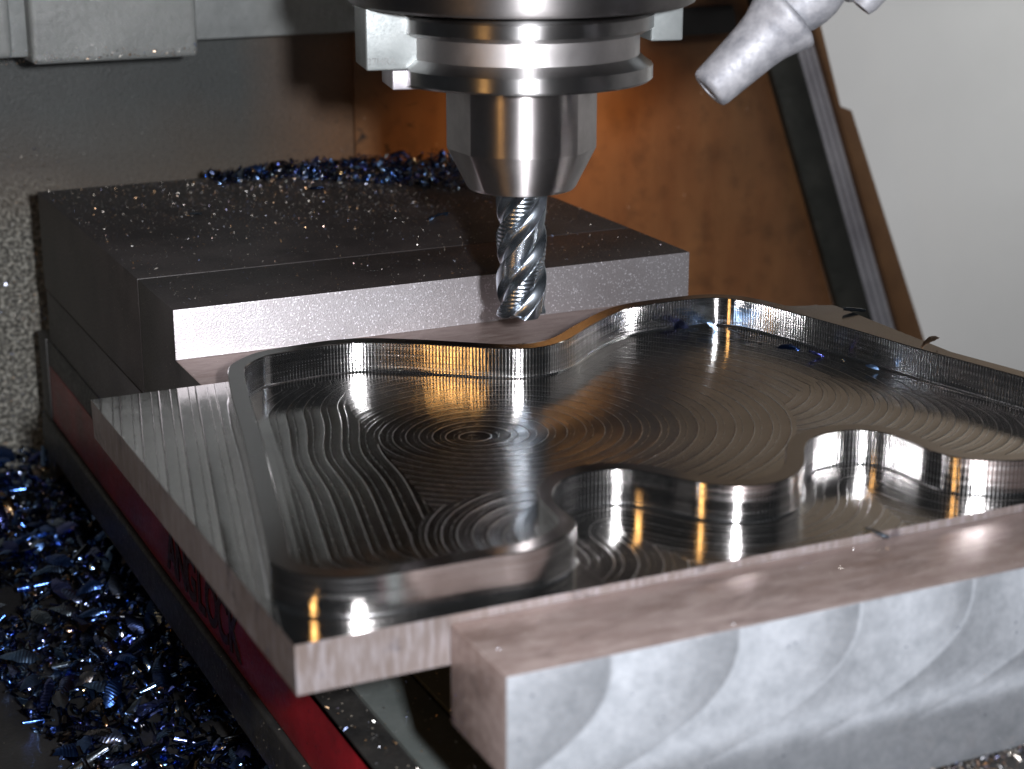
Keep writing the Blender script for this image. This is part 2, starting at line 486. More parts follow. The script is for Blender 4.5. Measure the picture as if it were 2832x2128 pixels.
M['table'] = dull('dark_machine_table', (0.022, 0.022, 0.023), (0.045, 0.044, 0.044), 50, 0.2, 0.42, 0.1, 0.0001, 800,
                  speck=(0.4, 0.35, 0.3), speck_scale=300, speck_th=0.05)
M['nose'] = turned('ground_holder_steel', (0.70, 0.66, 0.66), 0.38, 0.95)
M['flange'] = turned('polished_flange_steel', (0.60, 0.59, 0.59), 0.34, 0.95)
M['groove'] = turned('satin_groove_steel', (0.66, 0.63, 0.63), 0.42, 0.3)
M['spindle'] = turned('spindle_face_steel', (0.40, 0.38, 0.38), 0.44, 0.85, fine=0.00002, dirt=0.1)
M['key'] = dull('drive_key_steel', (0.20, 0.22, 0.22), (0.29, 0.31, 0.31), 120, 0.45, 0.45, 0.08, 0.00003, 1500)
M['keybright'] = dull('bright_key_steel', (0.40, 0.38, 0.41), (0.52, 0.50, 0.54), 200, 0.5, 0.42, 0.08, 0.00006, 1500, map_scale=(1, 1, 0.2))
M['gap'] = dull('dark_gap', (0.012, 0.010, 0.010), (0.02, 0.018, 0.018), 90, 0.3, 0.5)
M['scratch'] = dull('etched_grey', (0.15, 0.16, 0.16), (0.26, 0.27, 0.27), 600, 0.3, 0.5)
t_ = NT('coated_carbide')
M['carbide'] = t_.set(color=t_.ramp(t_.noise(120, 3), [(0.3, (0.36, 0.41, 0.47)), (0.7, (0.50, 0.55, 0.61))]), metal=1.0,
                      rough=0.27, normal=t_.bump(t_.noise(2600, 2), 0.00001, 0.6))
M['nozzle'] = dull('oily_cast_aluminium', (0.22, 0.225, 0.25), (0.46, 0.46, 0.49), 240, 0.3, 0.58, 0.1, 0.00007, 1000,
                   speck=(0.10, 0.09, 0.10), speck_scale=420, speck_th=0.04)
M['dust'] = (lambda t: t.set(color=t.ramp(t.n('ShaderNodeNewGeometry').outputs['Random Per Island'],
             [(0, (0.75, 0.7, 0.62)), (0.4, (0.25, 0.22, 0.20)), (0.62, (0.75, 0.45, 0.22)), (0.8, (0.2, 0.25, 0.45)), (1, (0.9, 0.88, 0.82))]),
             metal=0.9, rough=0.3))(NT('swarf_dust_metal'))

# ------------------------------------------------------------------ setting
props(box('machine_table', (-420, 200, -330, 318, -135, -105), M['table'], bev=1), kind='structure')
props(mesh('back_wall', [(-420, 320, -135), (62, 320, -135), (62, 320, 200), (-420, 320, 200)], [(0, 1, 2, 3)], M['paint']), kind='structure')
props(box('right_wall', (226, 900, 334, 340, -420, 330), M['greywall'], bev=0.5), kind='structure')
props(box('side_wall', (650, 656, -420, 332, -420, 330), M['greywall'], bev=0.5), kind='structure')

# brown sheet-metal guard behind the spindle, its rubber wiper, slats and rail
gd = thing('sheet_metal_guard', 'tall brown oily sheet metal guard behind the tool holder, with a notched right edge', 'guard', (150, 318, -100))
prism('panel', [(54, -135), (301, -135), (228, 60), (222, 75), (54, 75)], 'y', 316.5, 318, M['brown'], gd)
prism('upper_panel', [(54, 90.5), (460, 90.5), (460, 320), (54, 320)], 'y', 316.5, 318, M['upper'], gd)
prism('top_rail', [(54, 58.5), (250, 62), (250, 90), (54, 90)], 'y', 311, 316.3, M['rail'], gd, bev=0.4)
prism('slot', [(185, 46.5), (223, 46.5), (220, 57.8), (185, 57.8)], 'y', 314.5, 316.4, M['gap'], gd)
prism('wiper', [(301, -135), (317, -135), (232, 90), (216, 90)], 'y', 312, 316.2, M['strip'], gd, bev=0.3)
for k in range(3):
    a = 317.3 + k * 2.9; b = 231.0 + k * 2.0
    prism('slat', [(a, -135), (a + 2.6, -135), (b + 1.8, 90), (b, 90)], 'y', 311 - k * 1.6, 316 - k * 1.6, M['slat'], gd, bev=0.25)
prism('notched_rail', [(325.8, -135), (340, -135), (275.6, 12), (269.8, 14.2), (243, 90), (237.6, 90)], 'y', 305, 309.5, M['rail'], gd, bev=0.5)

# spindle-head casting seen top left
hc = thing('head_casting', 'light grey painted machine casting with a grooved rounded block hanging at the top left', 'casting', (-60, 290, 57))
box('cast_block', (-77.2, -23.0, 255, 292, 56.6, 150), M['cast'], hc, bev=2.2, seg=4)
box('cast_block', (-180, -83.6, 252, 292, 59.5, 150), M['cast'], hc, bev=2.2, seg=4)
box('groove_back', (-86, -75, 262, 292, 58.5, 150), M['cast'], hc, bev=0.8)
box('head_bottom', (-22, 60, 294, 319, 57.2, 150), M['cast'], hc, bev=1.2)
box('reflection_block', (60.5, 186, 288, 310, 74, 330), M['oxide'], hc, bev=1.2)  # unseen dark block added to keep brown out of the plate's reflections

# ------------------------------------------------------------------ vise
vs = thing('milling_vise', 'black and red machine vise with wide flat jaws clamping the milled steel plate', 'vise', (0, 60, -105))
# rear jaw: step jaw plate in front, jaw body behind
jb = prism('rear_jaw', [(142, 12), (142, -40), (78.4, -40), (78.4, -1.5), (106, -1.5), (106, 12)], 'x', -75, 77.7, M['oxide'], vs, bev=0.35)
me = jb.data
for m in (M['jawface'], M['ledge'], M['oxide_side']): me.materials.append(m)
for p in me.polygons:
    n = p.normal; c = p.center
    if n.y < -0.8 and c.z > (105 - 2.5) * S: p.material_index = 1
    elif n.z > 0.8 and c.z < (105 + 3) * S: p.material_index = 2
    elif n.x < -0.8: p.material_index = 3
box('jaw_body', (-75, 77.7, 142.5, 276, -21.2, 12), M['oxide'], vs, bev=0.35)
box('jaw_base', (-74.6, 77.3, 143, 276.5, -40, -22.0), M['oxide_side'], vs, bev=0.8)
# body
box('vise_body', (-73.8, 73.8, -260, 291, -80, -50.2), M['black'], vs, bev=1.0)
box('rear_shoulder', (-74.8, 74.8, 156, 291.5, -51.9, -40.3), M['black'], vs, bev=0.8)
box('base_flange', (-76.5, 76.5, -262, 293, -83.5, -70.2), M['black'], vs, bev=1.2, seg=3)
box('pedestal', (-58, 58, -250, 285, -105, -83.7), M['black'], vs, bev=1.0)
box('end_plate', (-75.4, 75.4, 281, 293.5, -100, -40.5), M['black'], vs, bev=0.8)
st = box('red_stripe', (-75.0, -73.6, -255, 279, -69.6, -49.9), M['red'], vs, bev=0.2)
# raised letters on the stripe
word = "ANGLOCK"
def letter_mesh(ch, size, ext, weight):
    cu = bpy.data.curves.new('letter', 'FONT'); cu.body = ch; cu.size = size * S; cu.extrude = ext * S
    cu.offset = weight * S; cu.align_x = 'CENTER'
    o = bpy.data.objects.new('tmp', cu); COL.objects.link(o)
    dg = bpy.context.evaluated_depsgraph_get()
    m = bpy.data.meshes.new_from_object(o.evaluated_get(dg))
    bpy.data.objects.remove(o); return m
for i, ch in enumerate(word):
    m = letter_mesh(ch, 17.5, 0.25, 0.45)
    y = 121.5 - i * 9.6
    R = Matrix(((0, 0, -1), (-1, 0, 0), (0, 1, 0))).to_4x4()
    R.translation = (Vector((-75.1, y, -66.2)) - off_of(st)) * S
    m.transform(Matrix(R) @ Matrix.Diagonal((0.80, 1, 1, 1)))
    link('letter', m, M['ink'], st)
# bed between the jaws
box('bed_rail', (-75.0, -67.0, -255, 155, -52, -49.6), M['black'], vs, bev=0.5)
box('bed_slide', (-66.4, -52.8, -255, 155, -56, -49.2), M['bed'], vs, bev=0.5)
box('bed_centre', (-51.9, 70, -100, 155, -56, -49.0), M['bed'], vs, bev=0.5)
# front jaw
fj = prism('front_jaw', [(-75, -1.5), (77.7, -1.5), (77.7, -39.6), (-58, -39.6), (-62, -33), (-66, -26), (-70, -22.5), (-75, -20.8)],
           'y', -94.5, -71.4, M['oxide_side'], vs, bev=0.35)
me = fj.data
for m in (M['frontjaw'], M['ledge']): me.materials.append(m)
for p in me.polygons:
    n = p.normal
    if n.y < -0.5: p.material_index = 1
    elif n.z > 0.6: p.material_index = 2
    elif n.x < -0.6: p.material_index = 2
box('jaw_carriage', (-56, 77, -200, -73, -48.8, -40.2), M['black'], vs, bev=1.0)

# ------------------------------------------------------------------ work piece
pts = [(-47.0, 77.0), (-56.0, 75.9), (-61.3, 75.0), (-65.2, 73.2), (-69.6, 69.5), (-72.1, 66.7), (-73.7, 63.2), (-75.2, 58.1),
       (-79.2, 41.9), (-84.7, 16.6), (-93.0, -18.5), (-99.0, -43.6), (-100.4, -48.6), (-101.1, -52.2), (-100.4, -56.2), (-98.5, -59.9),
       (-95.5, -62.8), (-90.8, -65.2), (-83.8, -66.6), (-76.0, -66.9), (-69.0, -66.9), (-62.8, -67.1), (-58.3, -67.5), (-55.5, -67.2),
       (-52.6, -66.1), (-49.0, -64.2), (-45.6, -61.5), (-44.2, -59.8), (-43.4, -57.5), (-43.2, -54.6), (-43.1, -50.7), (-42.6, -46.9), (-41.2, -43.6),
       (-39.0, -40.3), (-36.0, -37.6), (-32.5, -35.9), (-29.1, -35.4), (-25.1, -36.0), (-22.2, -37.2), (-20.2, -38.9), (-18.0, -41.6),
       (-15.5, -45.6), (-13.3, -49.2), (-10.8, -52.2), (-6.7, -55.3), (-3.0, -56.7), (0.6, -56.9), (5.1, -55.7), (8.2, -54.0),
       (11.3, -51.4), (13.8, -48.2), (16.6, -44.0), (19.5, -40.2), (22.3, -37.7), (25.3, -36.4), (28.9, -35.9), (32.7, -36.2), (36.3, -37.9),
       (38.7, -40.9), (39.8, -45.1), (40.1, -49.0), (40.3, -52.8), (41.1, -57.1), (42.7, -60.3), (45.3, -62.9), (48.8, -65.2), (53.7, -67.2),
       (62, -67.6), (76, -67.2), (86, -66.2), (93, -64), (98, -60), (100.6, -54), (100.4, -46), (96.4, -22.5), (88.5, 10.8), (84.4, 32), (79.2, 54), (76.4, 63.5),
       (73.2, 70.5), (68, 75.2), (62, 77), (54, 77.5), (45.6, 77.3), (40.0, 76.6), (34.5, 74.5), (28.7, 71.0), (22.4, 66.4), (16.2, 61.6), (11, 57.2), (6.2, 54.2),
       (1.8, 52.9), (-2.2, 53.4), (-8.4, 57.3), (-15.0, 62.4), (-22, 67.6), (-28.7, 72.0), (-34.1, 75.0), (-40, 76.7)]


def resample(P, step):
    P = np.asarray(P, float); Q = np.vstack([P, P[:1]])
    # Catmull-Rom, then even steps
    out = []
    n = len(P)
    for i in range(n):
        p0, p1, p2, p3 = P[i - 1], P[i], P[(i + 1) % n], P[(i + 2) % n]
        for k in range(12):
            t = k / 12
            out.append(0.5 * ((2 * p1) + (-p0 + p2) * t + (2 * p0 - 5 * p1 + 4 * p2 - p3) * t * t + (-p0 + 3 * p1 - 3 * p2 + p3) * t ** 3))
    out = np.array(out); Q = np.vstack([out, out[:1]])
    d = np.r_[0, np.cumsum(np.linalg.norm(np.diff(Q, axis=0), axis=1))]
    m = int(round(d[-1] / step)); u = np.linspace(0, d[-1], m, endpoint=False)
    return np.stack([np.interp(u, d, Q[:, k]) for k in (0, 1)], 1)


def smooth(P, sig, step):
    n = len(P); k = int(4 * sig / step); x = np.arange(-k, k + 1) * step
    g = np.exp(-x * x / (2 * sig * sig)); g /= g.sum()
    return np.stack([np.convolve(np.r_[P[-k:, i], P[:, i], P[:k, i]], g, 'valid') for i in (0, 1)], 1)


STEP = 0.4
outer = smooth(resample(pts, STEP), 1.1, STEP)
outer = smooth(resample(outer[::3], STEP), 0.8, STEP)
tg = np.roll(outer, -1, 0) - np.roll(outer, 1, 0); tg /= np.linalg.norm(tg, axis=1)[:, None]
nl = np.stack([-tg[:, 1], tg[:, 0]], 1)                     # points inward (curve runs anticlockwise)
thin = np.exp(-((outer[:, 0] + 43.0) ** 2 + (outer[:, 1] + 50.0) ** 2) / (2 * 7.0 ** 2))
inner = outer + nl * (4.0 - 1.5 * thin)[:, None]
inner = smooth(inner, 0.55, STEP)
# land left standing outside the right-hand wall
land = outer.copy()
ins = (land[:, 1] > -12) & (land[:, 1] < 56) & (land[:, 0] > 60)
yy = land[:, 1]
tgt = np.where(yy > 52, 90.5 - (yy - 52) * 3.0, 90.5 + 0.0 * yy)
land[:, 0] = np.where(ins, np.maximum(land[:, 0], tgt), land[:, 0])
outer_b = smooth(land, 0.7, STEP)

wp = thing('milled_steel_plate', 'shiny milled steel plate with a wavy raised wall around a swirled pocket', 'metal plate', (0, 0, -9.5))
PX0, PX1, PY0, PY1 = -103.3, 103.3, -71.3, 77.9
H = 7.65


def dist_to(P, Q):
    """distance of points P to closed polyline Q, with arc-length"""
    A = Q; B = np.roll(Q, -1, 0); D = B - A; L2 = (D ** 2).sum(1)
    best = np.full(len(P), 1e9); arc = np.zeros(len(P))
    cum = np.r_[0, np.cumsum(np.sqrt(L2))[:-1]]
    for i in range(0, len(P), 4000):
        p = P[i:i + 4000]
        w_ = p[:, None, :] - A[None]
        t = np.clip((w_ * D[None]).sum(2) / L2[None], 0, 1)
        dd = ((w_ - t[..., None] * D[None]) ** 2).sum(2)
        k = dd.argmin(1); r = np.arange(len(p))
        best[i:i + 4000] = np.sqrt(dd[r, k]); arc[i:i + 4000] = cum[k] + t[r, k] * np.sqrt(L2[k])
    return best, arc


def inside(P, Q):
    x, y = P[:, 0], P[:, 1]; c = np.zeros(len(P), bool)
    X, Y = Q[:, 0], Q[:, 1]; X2, Y2 = np.roll(X, -1), np.roll(Y, -1)
    for a, b, a2, b2 in zip(X, Y, X2, Y2):
        m = (b > y) != (b2 > y)
        if b2 != b:
            c ^= m & (x < (a2 - a) * (y - b) / (b2 - b) + a)
    return c


g = 0.5
xs = np.linspace(PX0, PX1, int((PX1 - PX0) / g) + 1); ys = np.linspace(PY0, PY1, int((PY1 - PY0) / g) + 1)
XX, YY = np.meshgrid(xs, ys); P = np.stack([XX.ravel(), YY.ravel()], 1)
din, ain = dist_to(P, inner[::4]); dout, aout = dist_to(P, outer[::4])
isin = inside(P, outer[::4])
x, y = P[:, 0], P[:, 1]
# spiral rings about the left half of the pocket
k = np.array([0.22, 0.06]); q = P - np.array([-32.5, 14.0]); q = q * np.array([1.0, 1.12])
qk = q @ k; q2 = (q ** 2).sum(1); k2 = k @ k
ring = (-qk + np.sqrt(qk ** 2 + (1 - k2) * q2)) / (1 - k2)
th = np.arctan2(q[:, 1], q[:, 0])
ph_ring = ring / 3.7
al_ring = th * ring
# passes that follow the left wall, with a lazy bend
wl = (x + 71.0 + (57.5 - y) * 0.235) * 0.973
ph_left = (wl + 2.6 * np.exp(-((y - 16) / 15.0) ** 2) * np.clip(wl / 14, 0, 1) - 3.0 * np.clip((y - 45) / 20, 0, 1) ** 2 * 3) / 4.1
ph_left = ph_left + np.clip((-38 - y) / 14, 0, 1) ** 2 * (-3.0)
# rings that close in on the front-left lobe
ql = P - np.array([-43.5, -47.0]); rl = np.sqrt((ql ** 2).sum(1)); tl = np.arctan2(ql[:, 1], ql[:, 0])
ph_lobe = (rl - 0.35 * ql[:, 0]) / 3.9
# crescents marching to the lower right
u = np.array([0.52, -0.854]); c0 = np.array([38.0, 16.0]); qc = P - c0
t1 = qc @ u; perp = qc @ np.array([-u[1], u[0]])
Rr = 27.0
ph_cres = (t1 - np.sqrt(np.clip(Rr ** 2 - perp ** 2, 1, None)) + 60) / 3.3
nx, ny = len(xs), len(ys)
reg = np.zeros(len(P), int)
reg[(ring > 27) & (x < -40) & (wl < 27 + np.clip((y - 10) * -0.12, -4, 8))] = 1
reg[(rl < 27) & (ring > 22) & (wl > 14) & (y < -14) & (x < -26)] = 2
reg[(t1 > 12) & (np.abs(perp) < Rr - 1) & (ring > 64)] = 3
reg[din < 4.4] = 4
reg[~isin] = 5
reg[(~isin) & (x + 75.2 + (58.1 - y) * 0.232 < 1.0)] = 6
formula = [(ph_ring, al_ring), (ph_left + 20, y), (ph_lobe + 40, tl * rl), (ph_cres + 60, perp), (80.5 + (din - 2.3) * 0.05, ain),
           (100.45 + dout / 4.6, aout), (130.45 + (-(x + 75.2 + (58.1 - y) * 0.232) * 0.974) / 4.5, y)]
idx = np.arange(nx * ny).reshape(ny, nx)
Ff = np.stack([idx[:-1, :-1], idx[:-1, 1:], idx[1:, 1:], idx[1:, :-1]], -1).reshape(-1, 4)
fr_ = np.sort(reg[Ff], 1)[:, 2]
rr_ = 0.22 + 0.75 * np.clip((25 - y) / 45.0, 0, 1) + 0.35 * np.clip((x - 10) / 40, 0, 1)
relief = [rr_, 1.15, 1.0, 0.9, 0.12, np.where(x < -44, 0.13, 0.32), 3.2]
VV = []; FF = []; RL = []; PH = []; AL = []; OU = []; TV = []; base = 0
for r_id, (pf, af) in enumerate(formula):
    f = Ff[fr_ == r_id]
    if len(f) == 0: continue
    used, inv = np.unique(f, return_inverse=True)
    gy, gx = np.gradient(pf.reshape(ny, nx)); gx = gx.ravel()[used]; gy = gy.ravel()[used]
    bad = (np.abs(gx) + np.abs(gy)) > 0.6; gx[bad] = 0.2; gy[bad] = 0
    gl = np.sqrt(gx ** 2 + gy ** 2) + 1e-9
    VV.append(np.c_[P[used], np.zeros(len(used))]); FF.append(inv.reshape(-1, 4) + base); base += len(used)
    RL.append(relief[r_id][used] if np.ndim(relief[r_id]) else np.full(len(used), relief[r_id])); PH.append(pf[used]); AL.append(af[used]); OU.append(np.full(len(used), (0, 0, 0, 0, 0, 0.1, 1.0)[r_id]))
    TV.append(np.stack([-gy / gl, gx / gl, 0 * gl], -1))
# the spiral phase jumps by one turn behind its centre: harmless, FRACT hides it except inside one cell row
fl = mesh('machined_floor', np.vstack(VV), np.vstack(FF).tolist(), M['floor'], wp, smooth=True)
for nm, arr in (('phase', np.concatenate(PH)), ('along', np.concatenate(AL)), ('outside', np.concatenate(OU)), ('relief', np.concatenate(RL))):
    a = fl.data.attributes.new(nm, 'FLOAT', 'POINT'); a.data.foreach_set('value', np.ascontiguousarray(arr, np.float32))
a = fl.data.attributes.new('groove', 'FLOAT_VECTOR', 'POINT'); a.data.foreach_set('vector', np.ascontiguousarray(np.vstack(TV), np.float32).ravel())
# body of the plate: four sides and the underside
V = [(PX0, PY0, 0), (PX1, PY0, 0), (PX1, PY1, 0), (PX0, PY1, 0), (PX0 + .2, PY0 + .2, -9.5), (PX1 - .2, PY0 + .2, -9.5), (PX1 - .2, PY1 - .2, -9.5), (PX0 + .2, PY1 - .2, -9.5)]
mesh('plate_body', V, [(0, 4, 5, 1), (1, 5, 6, 2), (2, 6, 7, 3), (3, 7, 4, 0), (4, 7, 6, 5)], M['side'], wp)


def wall_strip(name, C, z_levels, mat, flip, N):
    n = len(C); Cc = np.vstack([C, C[:1]])
    s = np.r_[0, np.cumsum(np.linalg.norm(np.diff(Cc, axis=0), axis=1))]
    V = []; F = []; A = []; Z = []
    N = np.vstack([N, N[:1]])
    for z in z_levels:
        o_ = 0.55 - math.sqrt(max(0, 0.55 ** 2 - (0.55 - max(z, 0)) ** 2)) if z < 0.55 else 0.0
        for i in range(n + 1):
            V.append((Cc[i, 0] + N[i, 0] * o_, Cc[i, 1] + N[i, 1] * o_, z)); A.append(s[i]); Z.append(z)
    m = n + 1
    for r in range(len(z_levels) - 1):
        for i in range(n):
            a = r * m + i; f = (a, a + 1, a + 1 + m, a + m)
            F.append(f[::-1] if flip else f)
    o = mesh(name, V, F, mat, wp, smooth=True)
    tgc = np.roll(C, -1, 0) - np.roll(C, 1, 0); tgc /= np.linalg.norm(tgc, axis=1)[:, None]
    tgc = np.vstack([tgc, tgc[:1]]); tv = np.c_[np.tile(tgc, (len(z_levels), 1)), np.zeros(m * len(z_levels))]
    at = o.data.attributes.new('groove', 'FLOAT_VECTOR', 'POINT'); at.data.foreach_set('vector', np.ascontiguousarray(tv, np.float32).ravel())
    for nm, arr in (('along', A), ('height', Z)):
        at = o.data.attributes.new(nm, 'FLOAT', 'POINT'); at.data.foreach_set('value', np.array(arr, np.float32))
    return o


COVE = (-0.02, 0.03, 0.12, 0.26, 0.42, 0.56, H / 2, H - 0.18)
wall_strip('outer_wall', outer_b, COVE, M['wall'], False, -nl)
wall_strip('inner_wall', inner, COVE, M['wall'], True, nl)
# top of the wall with a fine broken edge on both sides
n = len(outer)
o2 = outer_b + nl * 0.18; i2 = inner - nl * 0.18
V = np.vstack([np.c_[outer_b, np.full(n, H - 0.18)], np.c_[o2, np.full(n, H)], np.c_[i2, np.full(n, H)], np.c_[inner, np.full(n, H - 0.18)]])
F = [(r * n + i, r * n + (i + 1) % n, (r + 1) * n + (i + 1) % n, (r + 1) * n + i) for r in range(3) for i in range(n)]
rt_ = mesh('wall_top', V, F, M['rim'], wp, smooth=True, sharp=20)

# ------------------------------------------------------------------ spindle, holder, cutter
AX = Vector((2.3, 61.4, 0))
hv = Vector((math.sin(rad(25.3)), math.cos(rad(25.3)), 0))
rv = Vector((math.cos(rad(25.3)), -math.sin(rad(25.3)), 0))
az = math.atan2(-hv.y, -hv.x)                             # direction that faces the photographer
TM = Matrix.Translation(AX)

sp = thing('machine_spindle', 'wide round steel spindle nose cut by the top edge, above the tool holder', 'spindle', (AX.x, AX.y, 90))
lathe('spindle_face', [(30, 90.3), (40.2, 90.3), (41.3, 90.9), (41.9, 92.2), (41.9, 101), (43, 103), (43, 160)], M['spindle'], sp, M=TM)
lathe('inner_recess', [(12, 89.0), (29.6, 89.0), (29.6, 90.6)], M['gap'], sp, M=TM)


def keyblock(name, ang, r0, r1, hw, z0, z1, mat, bev, tilt=0.0):
    d = Vector((math.cos(ang), math.sin(ang), 0)); tq = Vector((-d.y, d.x, 0))
    b = box_bm(r0, r1, -hw, hw, z0, z1, bev=bev, seg=3)
    Mx = Matrix(((d.x, tq.x, 0, AX.x), (d.y, tq.y, 0, AX.y), (0, 0, 1, 0), (0, 0, 0, 1)))
    b.transform(Mx)
    return bm_obj(name, b, mat, sp, smooth=True, sharp=35)


la = math.atan2(*(lambda v: (v.y, v.x))(-rv * math.cos(rad(14)) - hv * math.sin(rad(14))))
ra = la + math.pi
kb = keyblock('drive_key', la, 22.5, 39.2, 7.9, 75.9, 91.0, M['key'], 0.7)
kb2 = keyblock('drive_key', ra, 30.0, 38.2, 7.9, 80.8, 91.0, M['key'], 0.7)
keyblock('key_stop', la, 25.0, 33.0, 7.2, 71.2, 75.8, M['keybright'], 0.5)
# faint etched characters on the key face
dla = Vector((math.cos(la), math.sin(la), 0)); tla = Vector((-dla.y, dla.x, 0))
m = letter_mesh('37HRA', 2.3, 0.02, 0.05)
xa = dla * -1; nrm = tla if tla.dot(-hv) > 0 else -tla
R = Matrix.Identity(4)
xa = -dla
for r_ in range(3):
    R[r_][0] = xa[r_]; R[r_][1] = (0, 0, 1)[r_]; R[r_][2] = nrm[r_]
R.translation = (AX + dla * 35.6 + nrm * 7.93 + Vector((0, 0, 77.3)) - off_of(kb)) * S
m.transform(R)
link('etched_mark', m, M['scratch'], kb)

th_ = thing('tool_holder', 'polished steel tool holder with a V-grooved flange and tapered nose below the spindle', 'tool holder', (AX.x, AX.y, 46))
notch_c = 27.3


def flange_r(t, r, z):
    # drive slots on the key sides
    for a in (la, ra):
        c = math.cos(t - a)
        if c > 0.5: r = min(r, 26.6 / c) if abs(math.sin(t - a) * r) < 8.4 or r * c > 29.5 else r
    return r


def flange_slot(t, r, z):
    for a in (la, ra):
        c = math.cos(t - a)
        if c > 0 and r * c > 29.6: r = 29.6 / c
    return r


lathe('upper_flange', [(20, 83.6), (29.6, 83.6), (31.2, 84.4), (31.75, 84.8), (31.75, 87.8), (31.3, 88.3), (20, 88.3)], M['flange'], th_, seg=240, M=TM, rfun=flange_slot)
lathe('neck', [(22.5, 88.2), (22.5, 91.5)], M['gap'], th_, M=TM)
lathe('groove', [(28.4, 77.8), (28.4, 84.2)], M['groove'], th_, seg=200, M=TM, cap=False, rfun=flange_slot)
lathe('lower_flange', [(20, 72.2), (31.1, 72.2), (31.75, 72.8), (31.75, 76.0), (31.3, 76.5), (28.6, 78.2), (20, 78.3)], M['flange'], th_, seg=240, M=TM, rfun=flange_slot)


def nose_r(t, r, z):
    for a0 in (az - rad(61), az + rad(66)):
        c = math.cos(t - a0)
        if c > 0: r = min(r, 17.25 / c)
    return r


lathe('holder_nose', [(13.0, 45.4), (13.5, 46.0), (18.25, 55.4), (18.3, 55.8), (18.3, 72.3)], M['nose'], th_, seg=360, M=TM, rfun=nose_r, sharp=12)

em = thing('end_mill', 'grey four-flute roughing end mill with twisted serrated flutes, poised above the plate', 'end mill', (AX.x, AX.y, 13))
R0 = 6.35; LEAD = 41.0
zs = np.arange(12.9, 46.3, 0.13); NS = 192
V = []; F = []
for z in zs:
    for kx in range(NS):
        t = 2 * math.pi * kx / NS
        ph = ((t - 2 * math.pi * (z - 12.9) / LEAD + 0.35) / (2 * math.pi) * 4) % 1.0
        # land, relief, gullet, then the rising rake face
        fl_no = int(math.floor(((t - 2 * math.pi * (z - 12.9) / LEAD + 0.35) / (2 * math.pi) * 4)))
        if ph < 0.42:
            r = R0 - 0.30 * (ph / 0.42) ** 1.5
            if fl_no % 2 == 0: r -= 0.15 * (0.5 + 0.5 * math.sin(2 * math.pi * z / 1.07))
        else:
            q_ = (ph - 0.42) / 0.58
            r = R0 - 0.30 * (1 - q_) - 1.75 * math.sin(math.pi * min(1.0, q_ ** 0.85)) ** 0.75
        fade = min(1.0, max(0.0, (z - 43.0) / 3.0))
        r = r * (1 - fade) + (R0 - 0.05 if ph < 0.52 else r + 0.5) * fade
        zz = z
        if z < 13.6:   # end gashes
            zz = z + (0.55 if 0.5 < ph < 0.9 else 0.12 * ph) * (13.6 - z) / 0.7
        V.append((AX.x + r * math.cos(t), AX.y + r * math.sin(t), zz))
nz = len(zs)
for i in range(nz - 1):
    for kx in range(NS):
        a = i * NS + kx; b2 = i * NS + (kx + 1) % NS
        F.append((a, b2, b2 + NS, a + NS))
V.append((AX.x, AX.y, 14.2)); ci = len(V) - 1
for kx in range(NS): F.append((ci, (kx + 1) % NS, kx))
mesh('fluted_body', V, F, M['carbide'], em, smooth=True, sharp=50)
lathe('shank_collar', [(6.3, 45.3), (6.3, 47.5)], M['gap'], em, M=TM)

# ------------------------------------------------------------------ coolant nozzles
def nozzle(label, base, tip, prof, ball=True):
    b = Vector(base); tvec = Vector(tip) - b
    o = thing('coolant_nozzle', label, 'nozzle', base)
    zaxis = tvec.normalized()
    q_ = zaxis.to_track_quat('Z', 'Y').to_matrix().to_4x4(); q_.translation = b
    L = tvec.length
    lathe('nozzle_tube', [(r, s_ * L) for r, s_ in prof], M['nozzle'], o, seg=72, M=q_, sharp=60)
    if ball:
        lathe('ball_joint', [(3.0, -14), (5.2, -13), (6.3, -10.5), (6.9, -7.5), (6.9, -4.5), (6.3, -1.5), (5.2, 1.0)], M['nozzle'], o, seg=72, M=q_, sharp=60)
        lathe('socket_ring', [(7.6, -16.5), (8.2, -15.5), (8.2, -12.5), (7.4, -11.5), (4, -11.5)], M['nozzle'], o, seg=72, M=q_, sharp=60)
    return o


TUBE = [(5.6, 0.0), (7.6, 0.01), (8.5, 0.035), (8.6, 0.07), (8.1, 0.12), (7.3, 0.20), (6.5, 0.30), (6.0, 0.42), (5.6, 0.60), (5.2, 0.80), (4.95, 0.95), (4.6, 0.985), (3.9, 1.0), (2.6, 1.0), (2.4, 0.9)]
nozzle('stubby grey cast nozzle tube with a flared collar at the top right, pointing down left', (38.4, 1.3, 91.4), (20.6, 5.0, 75.2), TUBE)
nozzle('small tip of a second nozzle at the top edge, right of the large one', (63.0, -8.5, 106.0), (52.6, -5.2, 92.6),
       [(3.5, 0), (3.5, 0.3), (2.9, 0.9), (2.3, 1.0), (1.2, 1.0)], ball=False)

# ------------------------------------------------------------------ chips
rng = random.Random(5); nr = np.random.RandomState(7)


